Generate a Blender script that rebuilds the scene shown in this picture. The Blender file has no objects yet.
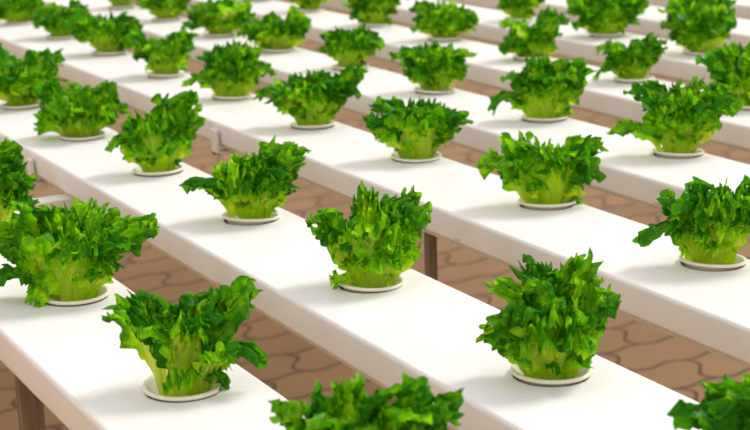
import bpy, bmesh, math, random
import numpy as np
from mathutils import Matrix, Vector

# ------------------------------------------------------------------ camera, sky, sun
C = bpy.context.scene.collection
S = bpy.context.scene
U = 0.38                      # metres per layout unit
GROUND = -2.0                 # ground below the channel tops, layout units
LIFT = -GROUND * U            # world z of the channel tops

F_PX, PITCH, AZ, ROLL = 1611.94, 0.249935, 0.4864506, -0.0363679
fw = np.array([math.sin(AZ)*math.cos(PITCH), math.cos(AZ)*math.cos(PITCH), -math.sin(PITCH)])
r0 = np.array([math.cos(AZ), -math.sin(AZ), 0.0])
u0 = np.cross(r0, fw)
r2 = math.cos(ROLL)*r0 + math.sin(ROLL)*u0
u2 = -math.sin(ROLL)*r0 + math.cos(ROLL)*u0
cd = bpy.data.cameras.new('camera')
cam = bpy.data.objects.new('camera', cd)
C.objects.link(cam)
M = Matrix(((r2[0], u2[0], -fw[0], 0), (r2[1], u2[1], -fw[1], 0), (r2[2], u2[2], -fw[2], 0), (0, 0, 0, 1)))
M.translation = Vector((0, 0, LIFT + U))
cam.matrix_world = M
cd.sensor_width = 36.0
cd.lens = 36.0*F_PX/750.0
cd.clip_start = 0.02
cd.dof.use_dof = True
cd.dof.focus_distance = 3.22*U
cd.dof.aperture_fstop = 15.0
cd.dof.aperture_blades = 0
S.camera = cam

w = bpy.data.worlds.new('greenhouse_sky'); S.world = w
w.use_nodes = True
nt = w.node_tree; nt.nodes.clear()
out = nt.nodes.new('ShaderNodeOutputWorld'); bg = nt.nodes.new('ShaderNodeBackground')
tc = nt.nodes.new('ShaderNodeTexCoord'); sp = nt.nodes.new('ShaderNodeSeparateXYZ')
cr = nt.nodes.new('ShaderNodeValToRGB')
cr.color_ramp.elements[0].position = 0.06; cr.color_ramp.elements[0].color = (1.08, 0.74, 0.42, 1)
cr.color_ramp.elements[1].position = 0.7; cr.color_ramp.elements[1].color = (0.98, 0.975, 1.0, 1)
nt.links.new(tc.outputs['Generated'], sp.inputs[0]); nt.links.new(sp.outputs['Z'], cr.inputs[0])
nt.links.new(cr.outputs[0], bg.inputs[0]); nt.links.new(bg.outputs[0], out.inputs[0])
bg.inputs[1].default_value = 0.86

sl = bpy.data.lights.new('sun', 'SUN'); sun = bpy.data.objects.new('sun', sl); C.objects.link(sun)
sl.energy = 2.05; sl.angle = math.radians(19); sl.color = (1.0, 0.97, 0.93)
to_sun = Vector((1.0, 0.10, 0.98)).normalized()
sun.rotation_euler = to_sun.to_track_quat('Z', 'Y').to_euler()
sun.location = (3, 1, 4)

vs = S.view_settings
vs.view_transform = 'Standard'; vs.look = 'None'; vs.gamma = 1.0; vs.exposure = 0.17
vs.use_curve_mapping = False

# ------------------------------------------------------------------ materials
def new_mat(name):
    m = bpy.data.materials.new(name); m.use_nodes = True
    t = m.node_tree; t.nodes.clear()
    o = t.nodes.new('ShaderNodeOutputMaterial')
    return m, t, o
def nd(t, kind, **kw):
    n = t.nodes.new(kind)
    for k, v in kw.items(): setattr(n, k, v)
    return n
def math_node(t, op, a, b=None, c=None):
    n = nd(t, 'ShaderNodeMath', operation=op)
    for i, x in enumerate((a, b, c)):
        if x is None: continue
        if isinstance(x, (int, float)): n.inputs[i].default_value = x
        else: t.links.new(x, n.inputs[i])
    return n.outputs[0]

def plastic(name, col, rough, scratch=0.0, spec=0.35):
    m, t, o = new_mat(name)
    b = nd(t, 'ShaderNodeBsdfPrincipled')
    b.inputs['Roughness'].default_value = rough
    b.inputs['Specular IOR Level'].default_value = spec
    c = nd(t, 'ShaderNodeTexCoord')
    n = nd(t, 'ShaderNodeTexNoise'); n.inputs['Scale'].default_value = 14; n.inputs['Detail'].default_value = 4
    t.links.new(c.outputs['Object'], n.inputs['Vector'])
    r = nd(t, 'ShaderNodeValToRGB')
    r.color_ramp.elements[0].position = 0.3; r.color_ramp.elements[0].color = (col[0]*.94, col[1]*.93, col[2]*.90, 1)
    r.color_ramp.elements[1].position = 0.65; r.color_ramp.elements[1].color = (*col, 1)
    t.links.new(n.outputs['Fac'], r.inputs[0])
    last = r.outputs[0]
    if scratch:
        mp = nd(t, 'ShaderNodeMapping'); mp.inputs['Scale'].default_value = (220, 34, 160)
        t.links.new(c.outputs['Object'], mp.inputs[0])
        n2 = nd(t, 'ShaderNodeTexNoise'); n2.inputs['Scale'].default_value = 1.0; n2.inputs['Detail'].default_value = 2
        t.links.new(mp.outputs[0], n2.inputs['Vector'])
        r3 = nd(t, 'ShaderNodeValToRGB')
        r3.color_ramp.elements[0].position = 0.76; r3.color_ramp.elements[0].color = (0, 0, 0, 1)
        r3.color_ramp.elements[1].position = 0.80; r3.color_ramp.elements[1].color = (scratch,)*3 + (1,)
        t.links.new(n2.outputs['Fac'], r3.inputs[0])
        mx = nd(t, 'ShaderNodeMix', data_type='RGBA')
        t.links.new(r3.outputs[0], mx.inputs[0]); t.links.new(last, mx.inputs[6])
        mx.inputs[7].default_value = (0.30, 0.26, 0.22, 1)
        last = mx.outputs[2]
    t.links.new(last, b.inputs['Base Color'])
    t.links.new(b.outputs[0], o.inputs[0])
    return m

M_CHANNEL = plastic('white_channel_plastic', (0.85, 0.845, 0.852), 0.42, 0.5)
M_TRAY = plastic('channel_tray_plastic', (0.70, 0.64, 0.56), 0.5, 0.3)
M_CUP = plastic('cream_cup_plastic', (0.84, 0.82, 0.72), 0.4)
M_BEAM = plastic('white_beam_paint', (0.80, 0.77, 0.72), 0.5, 0.4)

def wood_mat(name, a, b_):
    m, t, o = new_mat(name)
    b = nd(t, 'ShaderNodeBsdfPrincipled'); b.inputs['Roughness'].default_value = 0.7
    c = nd(t, 'ShaderNodeTexCoord')
    mp = nd(t, 'ShaderNodeMapping'); mp.inputs['Scale'].default_value = (90, 90, 9)
    n = nd(t, 'ShaderNodeTexNoise'); n.inputs['Detail'].default_value = 5; n.inputs['Scale'].default_value = 1
    t.links.new(c.outputs['Object'], mp.inputs[0]); t.links.new(mp.outputs[0], n.inputs['Vector'])
    r = nd(t, 'ShaderNodeValToRGB')
    r.color_ramp.elements[0].position = .35; r.color_ramp.elements[0].color = (*a, 1)
    r.color_ramp.elements[1].position = .68; r.color_ramp.elements[1].color = (*b_, 1)
    t.links.new(n.outputs['Fac'], r.inputs[0]); t.links.new(r.outputs[0], b.inputs['Base Color'])
    bp = nd(t, 'ShaderNodeBump'); bp.inputs['Strength'].default_value = .3; bp.inputs['Distance'].default_value = .002
    t.links.new(n.outputs['Fac'], bp.inputs['Height']); t.links.new(bp.outputs[0], b.inputs['Normal'])
    t.links.new(b.outputs[0], o.inputs[0])
    return m
M_WOOD = wood_mat('weathered_wood', (0.08, 0.06, 0.042), (0.24, 0.19, 0.135))

def paver_mat():
    m, t, o = new_mat('interlocking_pavers')
    b = nd(t, 'ShaderNodeBsdfPrincipled'); b.inputs['Roughness'].default_value = 0.85
    c = nd(t, 'ShaderNodeTexCoord'); s = nd(t, 'ShaderNodeSeparateXYZ')
    t.links.new(c.outputs['Object'], s.inputs[0])
    X, Y = s.outputs['X'], s.outputs['Y']
    bw, bh = 0.225, 0.125
    # zigzag edges: x shifts to and fro along y, and the long joints wave gently along x
    tri = math_node(t, 'SINE', math_node(t, 'MULTIPLY', Y, 2*math.pi/bh))
    x2 = math_node(t, 'ADD', X, math_node(t, 'MULTIPLY', tri, 0.019))
    tri2 = math_node(t, 'SINE', math_node(t, 'MULTIPLY', X, 2*math.pi/(bw*0.5)))
    y2 = math_node(t, 'ADD', Y, math_node(t, 'MULTIPLY', tri2, 0.006))
    cb = nd(t, 'ShaderNodeCombineXYZ')
    t.links.new(x2, cb.inputs[0]); t.links.new(y2, cb.inputs[1])
    n0 = nd(t, 'ShaderNodeTexNoise'); n0.inputs['Scale'].default_value = 9; n0.inputs['Detail'].default_value = 3
    t.links.new(c.outputs['Object'], n0.inputs['Vector'])
    br = nd(t, 'ShaderNodeTexBrick'); br.offset = 0.5; br.squash = 1.0
    t.links.new(cb.outputs[0], br.inputs['Vector'])
    br.inputs['Scale'].default_value = 1.0
    br.inputs['Brick Width'].default_value = bw; br.inputs['Row Height'].default_value = bh
    br.inputs['Mortar Size'].default_value = 0.0055; br.inputs['Mortar Smooth'].default_value = 0.35
    br.inputs['Color1'].default_value = (0.285, 0.165, 0.075, 1)
    br.inputs['Color2'].default_value = (0.235, 0.135, 0.062, 1)
    br.inputs['Mortar'].default_value = (0.075, 0.036, 0.014, 1)
    mx = nd(t, 'ShaderNodeMix', data_type='RGBA', blend_type='MULTIPLY')
    mx.inputs[0].default_value = 0.5
    r = nd(t, 'ShaderNodeValToRGB')
    r.color_ramp.elements[0].position = .25; r.color_ramp.elements[0].color = (.72, .68, .64, 1)
    r.color_ramp.elements[1].position = .75; r.color_ramp.elements[1].color = (1, 1, 1, 1)
    t.links.new(n0.outputs['Fac'], r.inputs[0])
    t.links.new(br.outputs['Color'], mx.inputs[6]); t.links.new(r.outputs[0], mx.inputs[7])
    t.links.new(mx.outputs[2], b.inputs['Base Color'])
    bp = nd(t, 'ShaderNodeBump'); bp.inputs['Strength'].default_value = .6; bp.inputs['Distance'].default_value = .004
    bp.invert = True
    t.links.new(br.outputs['Fac'], bp.inputs['Height']); t.links.new(bp.outputs[0], b.inputs['Normal'])
    t.links.new(b.outputs[0], o.inputs[0])
    return m
M_PAVER = paver_mat()

def leaf_mat(name='frilled_lettuce_leaf', old=False):
    m, t, o = new_mat(name)
    at = nd(t, 'ShaderNodeAttribute', attribute_name='blade')
    uv = nd(t, 'ShaderNodeAttribute', attribute_name='across')
    oi = nd(t, 'ShaderNodeObjectInfo')
    c = nd(t, 'ShaderNodeTexCoord')
    n = nd(t, 'ShaderNodeTexNoise'); n.inputs['Scale'].default_value = 120; n.inputs['Detail'].default_value = 3
    t.links.new(c.outputs['Object'], n.inputs['Vector'])
    # veins fan out along the blade
    vn = nd(t, 'ShaderNodeTexNoise', noise_dimensions='2D'); vn.inputs['Scale'].default_value = 1; vn.inputs['Detail'].default_value = 2
    cv = nd(t, 'ShaderNodeCombineXYZ')
    t.links.new(math_node(t, 'MULTIPLY', uv.outputs['Fac'], 16.0), cv.inputs[0])
    t.links.new(math_node(t, 'MULTIPLY', at.outputs['Fac'], 3.0), cv.inputs[1])
    t.links.new(cv.outputs[0], vn.inputs['Vector'])
    f = math_node(t, 'ADD', at.outputs['Fac'], math_node(t, 'MULTIPLY', math_node(t, 'SUBTRACT', n.outputs['Fac'], .5), .55))
    f = math_node(t, 'ADD', f, math_node(t, 'MULTIPLY', math_node(t, 'SUBTRACT', oi.outputs['Random'], .5), .30))
    f = math_node(t, 'ADD', f, math_node(t, 'MULTIPLY', math_node(t, 'SUBTRACT', vn.outputs['Fac'], .5), .45))
    r = nd(t, 'ShaderNodeValToRGB'); e = r.color_ramp.elements
    e[0].position = 0.0; e[0].color = (0.50, 0.62, 0.11, 1)
    e[1].position = 1.0; e[1].color = (0.036, 0.235, 0.003, 1)
    x = e.new(0.33); x.color = (0.48, 0.66, 0.02, 1)
    x = e.new(0.68); x.color = (0.25, 0.57, 0.007, 1)
    if old:
        for q in e: q.color = (min(.62, q.color[0]*.6 + .34), min(.66, q.color[1]*.4 + .45), q.color[2] + .03, 1)
    t.links.new(f, r.inputs[0])
    b = nd(t, 'ShaderNodeBsdfPrincipled')
    b.inputs['Roughness'].default_value = 0.25; b.inputs['Specular IOR Level'].default_value = 0.16
    t.links.new(r.outputs[0], b.inputs['Base Color'])
    hs = nd(t, 'ShaderNodeHueSaturation'); hs.inputs['Hue'].default_value = 0.485; hs.inputs['Value'].default_value = 2.0
    t.links.new(r.outputs[0], hs.inputs['Color'])
    tr = nd(t, 'ShaderNodeBsdfTranslucent'); t.links.new(hs.outputs[0], tr.inputs[0])
    bp = nd(t, 'ShaderNodeBump'); bp.inputs['Strength'].default_value = .8; bp.inputs['Distance'].default_value = .002
    n3 = nd(t, 'ShaderNodeTexNoise'); n3.inputs['Scale'].default_value = 320; n3.inputs['Detail'].default_value = 2
    t.links.new(c.outputs['Object'], n3.inputs['Vector'])
    t.links.new(math_node(t, 'ADD', vn.outputs['Fac'], math_node(t, 'MULTIPLY', n3.outputs['Fac'], .9)), bp.inputs['Height'])
    t.links.new(bp.outputs[0], b.inputs['Normal'])
    mx = nd(t, 'ShaderNodeMixShader'); mx.inputs[0].default_value = 0.5
    t.links.new(b.outputs[0], mx.inputs[1]); t.links.new(tr.outputs[0], mx.inputs[2])
    t.links.new(mx.outputs[0], o.inputs[0])
    return m
M_LEAF = leaf_mat()
M_OLD = leaf_mat('yellowing_lettuce_leaf', True)

# ------------------------------------------------------------------ helpers
def W(x, y, z):               # layout units -> world metres
    return (x*U, y*U, z*U + LIFT)
def link(name, me, mat, parent=None):
    o = bpy.data.objects.new(name, me); C.objects.link(o)
    if mat: me.materials.append(mat)
    if parent: o.parent = parent
    return o
def bm_obj(name, bm, mat, parent=None, smooth=False):
    me = bpy.data.meshes.new(name)
    bmesh.ops.recalc_face_normals(bm, faces=bm.faces[:])
    bm.to_mesh(me); bm.free()
    if smooth:
        me.polygons.foreach_set('use_smooth', [True]*len(me.polygons))
    return link(name, me, mat, parent)
def thing(name, label, cat, loc, group=None):
    o = bpy.data.objects.new(name, None); C.objects.link(o)
    o.empty_display_size = 0.02
    o.location = loc; o['label'] = label; o['category'] = cat
    if group: o['group'] = group
    return o
def add_box(bm, x0, x1, y0, y1, z0, z1, bev=0.0):
    vs_ = [bm.verts.new((x, y, z)) for x in (x0, x1) for y in (y0, y1) for z in (z0, z1)]
    idx = [(0,1,3,2), (4,6,7,5), (0,4,5,1), (2,3,7,6), (0,2,6,4), (1,5,7,3)]
    fs = [bm.faces.new([vs_[i] for i in f]) for f in idx]
    if bev:
        es = list({e for f in fs for e in f.edges})
        bmesh.ops.bevel(bm, geom=es, offset=bev, segments=2, profile=.5, affect='EDGES')

# ------------------------------------------------------------------ the setting: paved ground
bm = bmesh.new()
add_box(bm, -3, 9, -2, 12, -0.08, 0.0)
fl = bm_obj('floor', bm, M_PAVER); fl['kind'] = 'structure'
fl['label'] = 'tan interlocking zigzag paving under the white channels'

# ------------------------------------------------------------------ layout measured from the photograph
# near edge of every channel and the cups (x, y) it carries, layout units, nearest cup last
WID, HGT, RIM = 0.325, 0.078, 0.0095
HOLE_R, LIP_R = 0.070, 0.073
near = {'A': .770, 'B': 1.350, 'C': 1.995, 'D': 2.620, 'E': 3.285, 'F': 3.925, 'G': 4.565, 'H': 5.205}
cups = {
 'A': [(0.970, 3.911), (0.973, 3.222), (0.958, 2.565), (0.975, 1.913)],
 'B': [(1.544, 6.222), (1.551, 5.582), (1.548, 4.905), (1.564, 4.273), (1.560, 3.615), (1.539, 2.942), (1.543, 2.265), (1.542, 1.629)],
 'C': [(2.230, 8.576), (2.230, 7.920), (2.230, 7.255), (2.230, 6.601), (2.205, 5.873), (2.222, 5.259), (2.219, 4.600), (2.245, 3.977), (2.240, 3.300), (2.233, 2.650)],
 'D': [(2.843, 8.159), (2.841, 7.499), (2.830, 6.796), (2.831, 6.183), (2.857, 5.565), (2.846, 4.897), (2.864, 4.232), (2.872, 3.567)],
 'E': [(3.530, 7.961), (3.533, 7.308), (3.520, 6.605), (3.531, 5.980), (3.517, 5.285), (3.522, 4.628), (3.500, 3.993)],
 'F': [(4.118, 6.275), (4.116, 5.606), (4.110, 4.965)],
 'G': [(4.765, 6.420), (4.765, 5.760)],
 'H': []}

# ------------------------------------------------------------------ channels
def channel(key, label):
    x0 = near[key]; x1 = x0 + WID
    ya, yb = 0.9, 11.0
    root = thing('growing_channel', label, 'hydroponic channel', W(x0 + WID/2, ya, -HGT), 'white growing channels')
    R_ = 0.009; ox, oy, oz = x0 + WID/2, ya, -HGT
    def P(x, y, z): return ((x-ox)*U, (y-oy)*U, (z-oz)*U)
    bm = bmesh.new()
    # cross-section outside: right wall, right round, (top left open for the holes), left round, left wall, bottom lip
    n = 9
    left = [(x0 + R_ - R_*math.sin(a), -R_ + R_*math.cos(a)) for a in [i*math.pi/2/n for i in range(n+1)]] + [(x0 + .002, -HGT + .012), (x0 + .004, -HGT + .004)]
    right = [(x1 - (x - x0), z) for x, z in left]
    ys = [ya, yb]
    for prof in (left, right):
        rows = [[bm.verts.new(P(x, y, z)) for x, z in prof] for y in ys]
        for i in range(len(prof)-1):
            f = bm.faces.new((rows[0][i], rows[0][i+1], rows[1][i+1], rows[1][i])); f.smooth = True
    # bottom and ends
    q = [bm.verts.new(P(x, y, z)) for x, y, z in ((x0+.004, ya, -HGT+.004), (x1-.004, ya, -HGT+.004), (x1-.004, yb, -HGT+.004), (x0+.004, yb, -HGT+.004))]
    bm.faces.new(q)
    for y in ys:
        v = [bm.verts.new(P(x, y, z)) for x, z in left] + [bm.verts.new(P(x, y, z)) for x, z in reversed(right)]
        bm.faces.new(v)
    # flat top with round holes
    tx0, tx1 = x0 + R_, x1 - R_
    hs = sorted(cups[key], key=lambda c: c[1])
    cuts = []; prev = ya
    for (cx, cy) in hs:
        a, b = cy - .11, cy + .11
        bm.faces.new([bm.verts.new(P(*p)) for p in ((tx0, prev, 0), (tx1, prev, 0), (tx1, a, 0), (tx0, a, 0))])
        prev = b
        ang = sorted(set([2*math.pi*i/40 for i in range(40)] + [math.atan2(yy - cy, xx - cx) % (2*math.pi) for xx in (tx0, tx1) for yy in (a, b)]))
        ci, co, cl = [], [], []
        for t in ang:
            c, s = math.cos(t), math.sin(t)
            d = min((tx1 - cx)/c if c > 1e-9 else 1e9, (tx0 - cx)/c if c < -1e-9 else 1e9,
                    (b - cy)/s if s > 1e-9 else 1e9, (a - cy)/s if s < -1e-9 else 1e9)
            co.append(bm.verts.new(P(cx + c*d, cy + s*d, 0)))
            ci.append(bm.verts.new(P(cx + c*HOLE_R, cy + s*HOLE_R, 0)))
            cl.append(bm.verts.new(P(cx + c*HOLE_R, cy + s*HOLE_R, -.010)))
        k = len(ang)
        for i in range(k):
            j = (i+1) % k
            bm.faces.new((ci[i], co[i], co[j], ci[j]))
            bm.faces.new((cl[i], ci[i], ci[j], cl[j]))
    bm.faces.new([bm.verts.new(P(*p)) for p in ((tx0, prev, 0), (tx1, prev, 0), (tx1, yb, 0), (tx0, yb, 0))])
    bmesh.ops.remove_doubles(bm, verts=bm.verts[:], dist=1e-6)
    bm_obj('channel_lid', bm, M_CHANNEL, root)
    # the tray the lid snaps on: a thin lip along the lower edge
    bm = bmesh.new()
    p0 = P(x0 + .013, ya, -HGT - .008); p1 = P(x1 - .013, yb, -HGT + .0035)
    add_box(bm, p0[0], p1[0], p0[1], p1[1], p0[2], p1[2], .0008)
    bm_obj('channel_tray', bm, M_TRAY, root)
    return root

names = {'A': 'white growing channel in the left front corner, over the broad wooden post',
         'B': 'white growing channel second from the left, across the middle of the photo',
         'C': 'white growing channel third from the left, above the slim upright post',
         'D': 'white growing channel fourth from the left, just behind the one with the slim post',
         'E': 'white blurred growing channel fifth counting from the left front',
         'F': 'white blurred growing channel sixth counting from the left front',
         'G': 'white blurred growing channel at the upper right, last but one at the back',
         'H': 'white blurred growing channel farthest back, cut by the upper right corner'}
for k in near: channel(k, names[k])

# ------------------------------------------------------------------ supports
def post(x, y, wx, wy, label):
    bm = bmesh.new()
    add_box(bm, -wx/2*U, wx/2*U, -wy/2*U, wy/2*U, 0, (-HGT - .008 - GROUND)*U, .001)
    o = bm_obj('support_post', bm, M_WOOD)
    o.location = (x*U, y*U, 0)
    o['label'] = label; o['category'] = 'post'; o['group'] = 'posts under the channels'
post(0.845, 3.19, .050, .030, 'broad dark wooden post under the leftmost channel at the lower left')
post(2.045, 3.56, .026, .026, 'slim grey brown post under the third channel, in the middle of the photo')

def beam(xa, xb, y, z0, z1, wy, label):
    bm = bmesh.new()
    add_box(bm, 0, (xb-xa)*U, -wy/2*U, wy/2*U, 0, (z1-z0)*U, .0015)
    o = bm_obj('cross_beam', bm, M_BEAM); o.location = W(xa, y, z0)
    o['label'] = label; o['category'] = 'beam'; o['group'] = 'beams under the channels'
    return o
beam(0.55, 1.60, 4.50, -HGT-.088, -HGT-.008, .07, 'white square beam carrying the first two channels at the left edge')

def clip(key, y, label):
    x0 = near[key]; x1 = x0 + WID
    bm = bmesh.new()
    hw = .022; t = .012; zb = -HGT - .030
    for bx in ((x0 - t - .005, x0 - .005, -.022, zb), (x1 + .005, x1 + t + .005, -.022, zb), (x0 - t - .005, x1 + t + .005, zb + t, zb)):
        add_box(bm, (bx[0]-x0)*U, (bx[1]-x0)*U, -hw*U, hw*U, (bx[3]-zb)*U, (bx[2]-zb)*U, .0012)
    o = bm_obj('channel_bracket', bm, M_BEAM); o.location = W(x0, y, zb)
    o['label'] = label; o['category'] = 'bracket'; o['group'] = 'brackets round the channels'
clip('B', 4.79, 'white plastic bracket hugging the second channel near the left edge')
clip('C', 4.86, 'white square bracket on the third channel, between two lettuces')

# ------------------------------------------------------------------ lettuces
Rax = np.array([math.cos(AZ), -math.sin(AZ), 0.0])     # to the right as the row is faced
Tax = np.array([-math.sin(AZ), -math.cos(AZ), 0.0])    # towards the front
Zax = np.array([0, 0, 1.0])

def sstep(a, b, x):
    t = np.clip((x - a)/(b - a), 0, 1); return t*t*(3 - 2*t)

def leaf_mesh(tip, width, seed, hi=True, scale=1.0):
    """one frilled leaf; tip = (right, toward, up) from the cup centre, width of the fan, layout units"""
    rng = np.random.RandomState(seed)
    nt_, ns = (121, 44) if hi else (67, 26)
    tip = np.array(tip, float)
    h2 = np.array([tip[0], tip[1]]); hl = np.linalg.norm(h2)
    hd = h2/hl if hl > 1e-4 else np.array([0, 1.0])
    ax3 = lambda a: a[0]*Rax + a[1]*Tax
    out_ = ax3(hd)
    p0 = out_*min(.038, .006 + hl*.36) - Zax*.045
    p2 = tip[0]*Rax + tip[1]*Tax + tip[2]*Zax
    L = np.linalg.norm(p2 - p0)
    rise = max(tip[2], .05)
    p1 = p0 + out_*hl*rng.uniform(.05, .25) + Zax*(rise*rng.uniform(.62, .82) + .045)
    S_, T_ = np.meshgrid(np.linspace(0, 1, ns), np.linspace(-1, 1, nt_), indexing='ij')
    # outline of the fan: rounded top, lobed
    nl = rng.randint(4, 6)
    ph = rng.uniform(0, 6.28, 8)
    lob = .10*np.cos(T_*nl*1.7 + ph[0]) + .06*np.cos(T_*nl*3.1 + ph[1])
    kn = rng.uniform(3.2, 4.6)*math.pi/2
    notch = (1 - np.abs(np.sin(T_*kn + ph[1])))**2.0
    smax = np.clip(1.0 - .26*np.abs(T_)**2.2 + lob*.6 - .20*notch*(.4 + .6*rng.rand()), .5, 1.12)
    s = S_*smax
    P = (1-s)[..., None]**2*p0 + (2*s*(1-s))[..., None]*p1 + (s**2)[..., None]*p2
    tg = 2*(1-s)[..., None]*(p1-p0) + 2*s[..., None]*(p2-p1)
    tg = tg/(np.linalg.norm(tg, axis=-1, keepdims=True) + 1e-9)
    side0 = np.cross(Zax, out_)
    sg = 1.0 if side0 @ Rax >= 0 else -1.0
    side0 = side0 + sg*Rax*rng.uniform(.3, .9)
    side = side0 - (tg @ side0)[..., None]*tg
    side = side/np.linalg.norm(side, axis=-1, keepdims=True)
    nor = np.cross(side, tg)
    stem = .16 + .06*rng.rand()
    front = tip[1] > .028
    s_open = rng.uniform(.08, .18) if front else rng.uniform(.18, .34)
    wv = width*.56*(stem + (1-stem)*sstep(s_open, .92, S_)**(1.05 if front else 1.6))
    m_edge = np.clip(S_, 0, 1)**2.2
    m = np.maximum(m_edge, np.abs(T_)**2.6*sstep(s_open, .75, S_))      # 1 at the frilled margin
    # teeth along the margin
    arc = T_*1.0
    k1 = rng.randint(8, 12)
    tooth = (np.abs(((arc*k1 + ph[2]) % 2) - 1)**1.3 - .45)
    k2 = k1*2.3
    tooth += .45*(np.abs(((arc*k2 + ph[3]) % 2) - 1) - .5)
    tooth_s = (np.abs(((S_*7 + ph[4]) % 2) - 1) - .5)
    ext = width*.26*tooth*m_edge**3.5
    P = P + side*(wv*T_*(1 + .50*tooth_s*np.abs(T_)**4*sstep(s_open, .7, S_)))[..., None] + tg*ext[..., None]
    P = P + side*(width*.05*np.sin(arc*k1*2.2 + ph[5])*m_edge)[..., None]
    # ruffles
    a1 = min(width*.16, .024)
    kr = rng.uniform(10, 15)
    ruf = a1*np.sin(arc*kr + ph[5] + .6*np.sin(S_*4 + ph[6])) + a1*.55*np.sin(arc*kr*2.15 + ph[6] + S_*3) + a1*.30*np.sin(arc*kr*4.1 + ph[7] + S_*5)
    ruf = ruf*m**1.6
    # side margins ruffle along the length
    ruf += a1*.6*np.sin(S_*13 + ph[7] + np.sign(T_)*1.3)*np.abs(T_)**2.5*sstep(s_open+.05, .7, S_)
    sgn = 1.0 if (np.cross(side0, Zax) @ out_) < 0 else -1.0
    # lengthwise cup so that the stem is a channel, tip curls in or out
    cup = width*.16*(np.abs(T_)**2)*(1 - .55*sstep(.3, .9, S_))
    curl = -sgn*rng.uniform(-.01, .015 if front else .055)*sstep(.70, 1.05, s)
    # blistered surface between the veins
    px, py = T_*width*.5*(.35 + .65*sstep(s_open, .8, S_)), S_*L
    bl = np.zeros_like(px); b2 = np.zeros_like(px)
    for _ in range(16):
        wl = rng.uniform(.010, .036); an = rng.uniform(0, math.pi)
        bl += wl*np.sin((px*math.cos(an) + py*math.sin(an))*2*math.pi/wl + rng.uniform(0, 6.28))
        b2 += wl*np.sin((px*math.sin(an) - py*math.cos(an))*2*math.pi/wl + rng.uniform(0, 6.28))
    head = sstep(.35, .85, S_)*(.35 + .65*m)
    bl = bl*head*.10; b2 = b2*head*.045
    P = P + nor*((ruf + bl + sgn*cup + curl)[..., None]) + side*b2[..., None] + tg*(b2[::-1, ::-1]*head)[..., None]
    P = P*U
    nv = ns*nt_
    me = bpy.data.meshes.new('leaf')
    idx = np.arange(nv).reshape(ns, nt_)
    q = np.stack([idx[:-1, :-1], idx[:-1, 1:], idx[1:, 1:], idx[1:, :-1]], -1).reshape(-1, 4)
    me.vertices.add(nv); me.vertices.foreach_set('co', P.reshape(-1).astype(np.float32))
    nq = len(q)
    me.loops.add(nq*4); me.loops.foreach_set('vertex_index', q.reshape(-1).astype(np.int32))
    me.polygons.add(nq); me.polygons.foreach_set('loop_start', np.arange(0, nq*4, 4, dtype=np.int32))
    me.polygons.foreach_set('use_smooth', np.ones(nq, dtype=bool))
    me.update(calc_edges=True)
    if front:
        blade = np.clip(.12 + .40*sstep(.62, 1.0, S_) + .40*m*sstep(.45, .9, S_), 0, 1)
    else:
        blade = np.clip(.55*sstep(.30, .95, S_) + .50*m + .22*np.abs(T_)*sstep(.25, .7, S_) - .06, 0, 1)
    a = me.attributes.new('blade', 'FLOAT', 'POINT'); a.data.foreach_set('value', blade.reshape(-1).astype(np.float32))
    a = me.attributes.new('across', 'FLOAT', 'POINT'); a.data.foreach_set('value', (T_ + seed % 7).reshape(-1).astype(np.float32))
    return me

cup_mesh = None
def make_cup_mesh():
    bm = bmesh.new()
    prof = [(LIP_R, RIM - .0065), (LIP_R + .001, RIM - .003), (LIP_R - .001, RIM), (LIP_R - .006, RIM), (LIP_R - .009, RIM - .004),
            (.057, -.012), (.052, -.050), (.030, -.056), (0.0, -.056)]
    outer = [(LIP_R - .008, -.004), (.062, -.008)]
    N = 40
    def ring(r, z):
        return [bm.verts.new((r*U*math.cos(2*math.pi*i/N), r*U*math.sin(2*math.pi*i/N), z*U)) for i in range(N)]
    rings = [ring(r, z) for r, z in prof[:-1]]
    for a, b in zip(rings, rings[1:]):
        for i in range(N):
            bm.faces.new((a[i], a[(i+1) % N], b[(i+1) % N], b[i]))
    bm.faces.new(rings[-1])
    und = ring(.064, RIM - .0068); und2 = ring(.059, -.012)
    for a, b in ((rings[0], und), (und, und2)):
        for i in range(N): bm.faces.new((a[i], b[i], b[(i+1) % N], a[(i+1) % N]))
    me = bpy.data.meshes.new('net_cup')
    bmesh.ops.recalc_face_normals(bm, faces=bm.faces[:])
    bm.to_mesh(me); bm.free()
    me.polygons.foreach_set('use_smooth', [True]*len(me.polygons))
    me.materials.append(M_CUP)
    return me
cup_mesh = make_cup_mesh()

def make_sponge_mesh():
    bm = bmesh.new(); N = 24
    def ring(r, z): return [bm.verts.new((r*U*math.cos(2*math.pi*i/N), r*U*math.sin(2*math.pi*i/N), z*U)) for i in range(N)]
    rs = [ring(.046, 0), ring(.050, .018), ring(.044, .024)]
    for a, b in zip(rs, rs[1:]):
        for i in range(N): bm.faces.new((a[i], a[(i+1) % N], b[(i+1) % N], b[i]))
    bm.faces.new(rs[0]); bm.faces.new(rs[-1])
    bmesh.ops.recalc_face_normals(bm, faces=bm.faces[:])
    me = bpy.data.meshes.new('growing_sponge'); bm.to_mesh(me); bm.free()
    me.materials.append(M_SPONGE)
    return me
M_SPONGE = plastic('damp_sponge', (0.20, 0.16, 0.09), 0.9)
sponge_mesh = make_sponge_mesh()

def depth_scale(x, y):
    d = np.array([x, y, RIM]) - np.array([0, 0, 1.0])
    return F_PX/(d @ fw)                      # pixels per layout unit there

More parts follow.
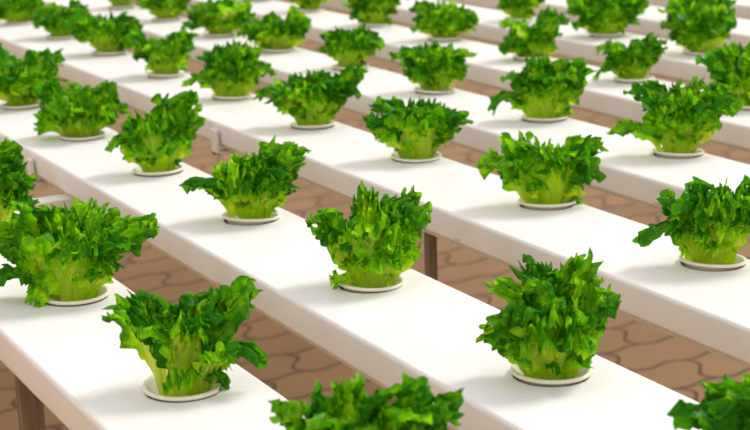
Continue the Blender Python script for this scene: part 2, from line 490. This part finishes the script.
# leaf tips of the nearest lettuces: right, up (photo pixels), toward the front (layout units), fan width (pixels)
HERO = {
 ('A',0): [(42,34,.0,40),(36,72,-.02,42),(42,54,.02,36),(0,78,0,46),(-30,60,0,50),(15,40,.06,45),(-10,80,-.05,46),(22,84,-.03,38),(12,60,.02,46),(30,46,.04,40)],
 ('A',1): [(-75,72,-.02,58),(-82,28,.01,42),(-42,-4,.05,26),(-42,88,-.01,52),(-18,80,-.05,56),(12,92,-.06,50),(45,76,-.03,46),(80,74,-.02,48),(60,58,.02,42),(-22,55,.07,60),(18,45,.07,52),(40,34,.04,46),(0,66,.0,54),(-50,50,.04,50),(30,62,.03,46),(-10,84,-.02,50)],
 ('A',2): [(-66,84,-.01,42),(-46,94,-.03,38),(8,62,.05,46),(0,84,-.06,46),(26,94,-.05,46),(48,100,-.06,44),(76,92,-.03,42),(72,46,.02,46),(46,34,.05,40),(-4,6,.08,28),(2,56,.02,50),(-22,64,.02,42),(20,74,.0,48),(40,70,.0,44),(-20,82,-.04,40)],
 ('A',3): [(-82,110,0,46),(-48,124,-.01,48),(-12,134,-.03,50),(10,136,0,38),(36,118,.02,46),(68,128,-.02,56),(98,110,0,46),(-30,92,.05,60),(20,88,.06,60),(60,84,.04,52),(-60,76,.03,52),(0,112,-.06,55),(50,108,-.06,50),(-20,112,.02,50),(82,118,.0,48),(30,104,.03,50)],
 ('B',4): [(-60,40,.01,28),(-12,60,-.02,34),(34,70,-.03,50),(52,68,-.02,36),(14,60,.01,46),(44,28,.04,26),(0,48,.05,48),(-10,30,.07,44),(20,36,.05,42),(-24,52,-.03,40),(28,52,.01,42),(5,58,-.06,46)],
 ('B',5): [(0,58,.06,64),(-46,72,.0,50),(-38,2,.04,24),(-2,90,-.02,38),(52,80,-.03,52),(38,90,-.05,38),(44,32,.03,42),(18,62,.01,46),(14,72,-.08,46),(25,18,.07,38),(-30,52,.04,44),(-48,50,.02,36),(24,76,-.02,46),(-20,62,-.04,46),(30,48,.04,44)],
 ('B',6): [(-34,92,-.01,42),(-14,110,-.03,42),(8,104,-.05,40),(42,112,-.03,44),(68,64,.0,38),(-62,50,.01,38),(-54,28,.04,34),(0,58,.07,76),(2,34,.09,80),(34,12,.05,32),(20,80,-.02,52),(-20,72,.02,56),(48,86,-.01,44),(-44,66,.02,46),(30,52,.05,52),(-10,90,.0,52)],
 ('B',7): [(-124,96,.02,40),(-96,112,.0,46),(-78,124,-.02,40),(-64,116,.01,40),(-46,116,-.02,42),(-20,120,0,52),(30,110,0,52),(60,80,0,52),(0,80,.06,62),(-44,84,.05,52)],
 ('B',3): [(28,76,-.03,42),(40,56,-.01,34),(-38,40,.01,36),(-22,52,-.02,42),(0,42,.06,38),(30,30,.04,36),(-26,22,.04,32),(12,60,-.05,42),(8,50,.02,44),(-32,32,.03,36),(24,48,.02,40)],
 ('C',8): [(-62,46,.01,46),(-36,64,-.02,46),(-14,60,.02,46),(46,66,-.03,38),(46,54,.0,40),(50,30,.01,36),(0,46,.06,48),(20,46,.05,42),(-40,34,.04,40),(34,10,.03,16),(10,56,-.05,46),(30,50,.02,42),(-24,50,.03,46)],
 ('C',9): [(-66,44,.01,36),(-46,60,.02,56),(-20,74,-.02,46),(0,60,.06,56),(12,74,-.05,42),(42,70,-.02,42),(52,54,.01,42),(36,42,.05,42),(-22,46,.06,46),(-36,34,.05,42),(22,62,.02,46),(-8,66,.02,46)],
 ('C',7): [(-46,40,.01,36),(-32,58,-.01,30),(0,52,-.03,40),(36,46,.0,46),(46,36,.01,36),(-26,36,.05,42),(20,36,.06,42),(0,42,.05,36),(16,54,-.05,42),(-40,24,.03,30),(28,30,.05,36),(-14,48,.02,40)],
 ('D',7): [(-62,30,.01,32),(-36,70,-.01,40),(-6,62,-.03,42),(20,70,-.04,46),(46,66,-.02,40),(58,44,.0,30),(0,36,.06,46),(-26,36,.04,40),(26,36,.05,42),(36,30,.03,36),(8,56,.02,44),(-16,54,.02,42),(34,54,.02,40)],
 ('D',6): [(-50,26,.01,32),(-30,46,.0,36),(-10,56,-.02,36),(16,58,-.04,42),(40,50,-.01,40),(36,26,.03,32),(0,32,.06,40),(16,32,.05,36),(-20,26,.05,32),(5,50,-.05,42),(26,44,.02,40),(-14,42,.02,38)],
 ('C',6): [(-50,40,.0,36),(-30,46,-.02,38),(-5,50,-.03,42),(22,46,-.02,42),(50,50,-.01,38),(40,38,.02,36),(-5,32,.06,42),(20,26,.06,36),(-25,26,.05,36),(6,46,-.05,42),(-36,30,.03,36),(10,42,.02,42)],
 ('C',5): [(-42,22,.02,30),(-20,46,-.02,36),(2,52,-.03,38),(26,44,-.01,38),(36,32,.01,34),(0,28,.06,40),(18,26,.05,36),(-22,20,.05,34),(10,46,.0,40),(-12,40,.02,38)],
}
# spread left, spread right and height above the cup (photo pixels) of the lettuces farther off
SPAN = {('B',0): (36,38,48), ('B',1): (44,48,54), ('B',2): (48,42,56),
 ('C',0): (30,30,34), ('C',1): (27,27,34), ('C',2): (30,34,38), ('C',3): (38,32,42), ('C',4): (34,32,46),
 ('D',0): (28,28,38), ('D',1): (28,30,40), ('D',2): (32,38,40), ('D',3): (32,38,40), ('D',4): (28,32,46), ('D',5): (32,34,52),
 ('E',0): (30,30,38), ('E',1): (28,24,36), ('E',2): (24,36,42), ('E',3): (32,36,40), ('E',4): (28,32,44), ('E',5): (38,28,44), ('E',6): (44,40,62),
 ('F',0): (22,26,40), ('F',1): (38,40,46), ('F',2): (40,36,56), ('G',0): (32,32,44), ('G',1): (30,30,42)}

def generic(key):
    L, Rr, H = SPAN[key]
    rng = random.Random(hash_key(key))
    res = []
    n = 12
    for i in range(n):
        a = 2*math.pi*(i + rng.uniform(-.3, .3))/n
        cx, sy = math.cos(a), math.sin(a)
        dx = cx*(Rr if cx > 0 else L)*rng.uniform(.72, 1.0)
        low = max(0, sy)
        up = H*rng.uniform(.62, 1.06)*(1 - .45*low)
        if rng.random() < .2: up *= .6
        res.append((dx*.92, up*.92, sy*.055, (L+Rr)*rng.uniform(.36, .54)))
    res.append((rng.uniform(-6, 6), H*.75, .0, (L+Rr)*.5))
    return res
def hash_key(key):
    return (ord(key[0]) - 64)*100 + key[1]*7 + 11

LAB = {}
ordn = ['nearest', 'second', 'third', 'fourth', 'fifth', 'sixth', 'seventh', 'eighth', 'ninth', 'tenth']
chn = {'A': 'leftmost', 'B': 'second', 'C': 'third', 'D': 'fourth', 'E': 'fifth', 'F': 'sixth', 'G': 'seventh'}
SPECIAL = {
 ('A',0): 'frilly lettuce cut by the left edge, beside the white bracket',
 ('A',1): 'wide frilly lettuce on the leftmost channel at the left edge, arm-like leaf reaching right',
 ('A',2): 'large frilly lettuce on the leftmost channel, open and upright, over the paving gap',
 ('A',3): 'frilly lettuce cut by the bottom edge, its cup out of sight',
 ('B',7): 'frilly lettuce cut by the lower right corner',
 ('B',6): 'large upright frilly lettuce on the second channel, lowest with its cup in full view',
 ('B',5): 'frilly pale-ribbed lettuce at the photo centre, left of the slim post',
 ('B',4): 'frilly lettuce with an arching leaf at left, its hollow cup showing, on the second channel',
 ('B',3): 'frilly lettuce with a tall tuft leaning right, fifth on the second channel from the front',
 ('C',9): 'broad pale-ribbed frilly lettuce at the right edge on the third channel',
 ('C',8): 'wide frilly lettuce with a small yellowing leaf at its right foot',
 ('E',6): 'frilly lettuce cut by the right edge, on the fifth channel',
}
for ch in cups:
    n = len(cups[ch])
    for j in range(n):
        key = (ch, j)
        o = ordn[n-1-j]
        LAB[key] = SPECIAL.get(key, 'frilly lettuce, %s from the front on the %s channel from the left' % (o, chn[ch]))
        if key not in SPECIAL and o == 'nearest':
            LAB[key] = 'frilly lettuce, nearest the front on the %s channel from the left' % chn[ch]

for ch in cups:
    for j, (cx, cy) in enumerate(cups[ch]):
        key = (ch, j)
        if key not in HERO and key not in SPAN: continue
        root = thing('lettuce_plant', LAB[key], 'lettuce', W(cx, cy, 0.0), 'lettuces in the channels')
        rng = random.Random(hash_key(key))
        c = link('net_cup', cup_mesh, None, root)
        c.rotation_euler = (rng.uniform(-.05, .03), rng.uniform(-.02, .10), 0)
        c.location = (0, 0, .002*U)
        sp_ = link('growing_sponge', sponge_mesh, None, root); sp_.location = (0, 0, -.050*U)
        k = depth_scale(cx, cy)
        hero = key in HERO
        near_ = k > 330
        leaves = HERO[key] if hero else generic(key)
        ct, st = math.cos(PITCH), math.sin(PITCH)
        wmax = max(abs(l[0]) for l in leaves); hmax = max(l[1] for l in leaves)
        extra = []
        for q in rng.sample(range(1, 5), 2):                     # short outer leaves round the foot
            a = math.radians(180 + 45*q + rng.uniform(-16, 16)) 
            extra.append((math.cos(a)*wmax*rng.uniform(.45, .62), hmax*rng.uniform(.10, .34), -math.sin(a)*.05, wmax*rng.uniform(.36, .5)))
        leaves = leaves + extra
        for i, (dx, up, b, wpx) in enumerate(leaves):
            up_u = (up/k + b*st)/ct + RIM
            me = leaf_mesh((dx/k, b, up_u), wpx/k*(.88 if hero else .98), hash_key(key)*37 + i*5 + 1, near_)
            old = key == ('C', 8) and wpx == 16
            lf = link('leaf', me, M_OLD if old else M_LEAF, root)
            if old: lf['label'] = 'small yellowing leaf'
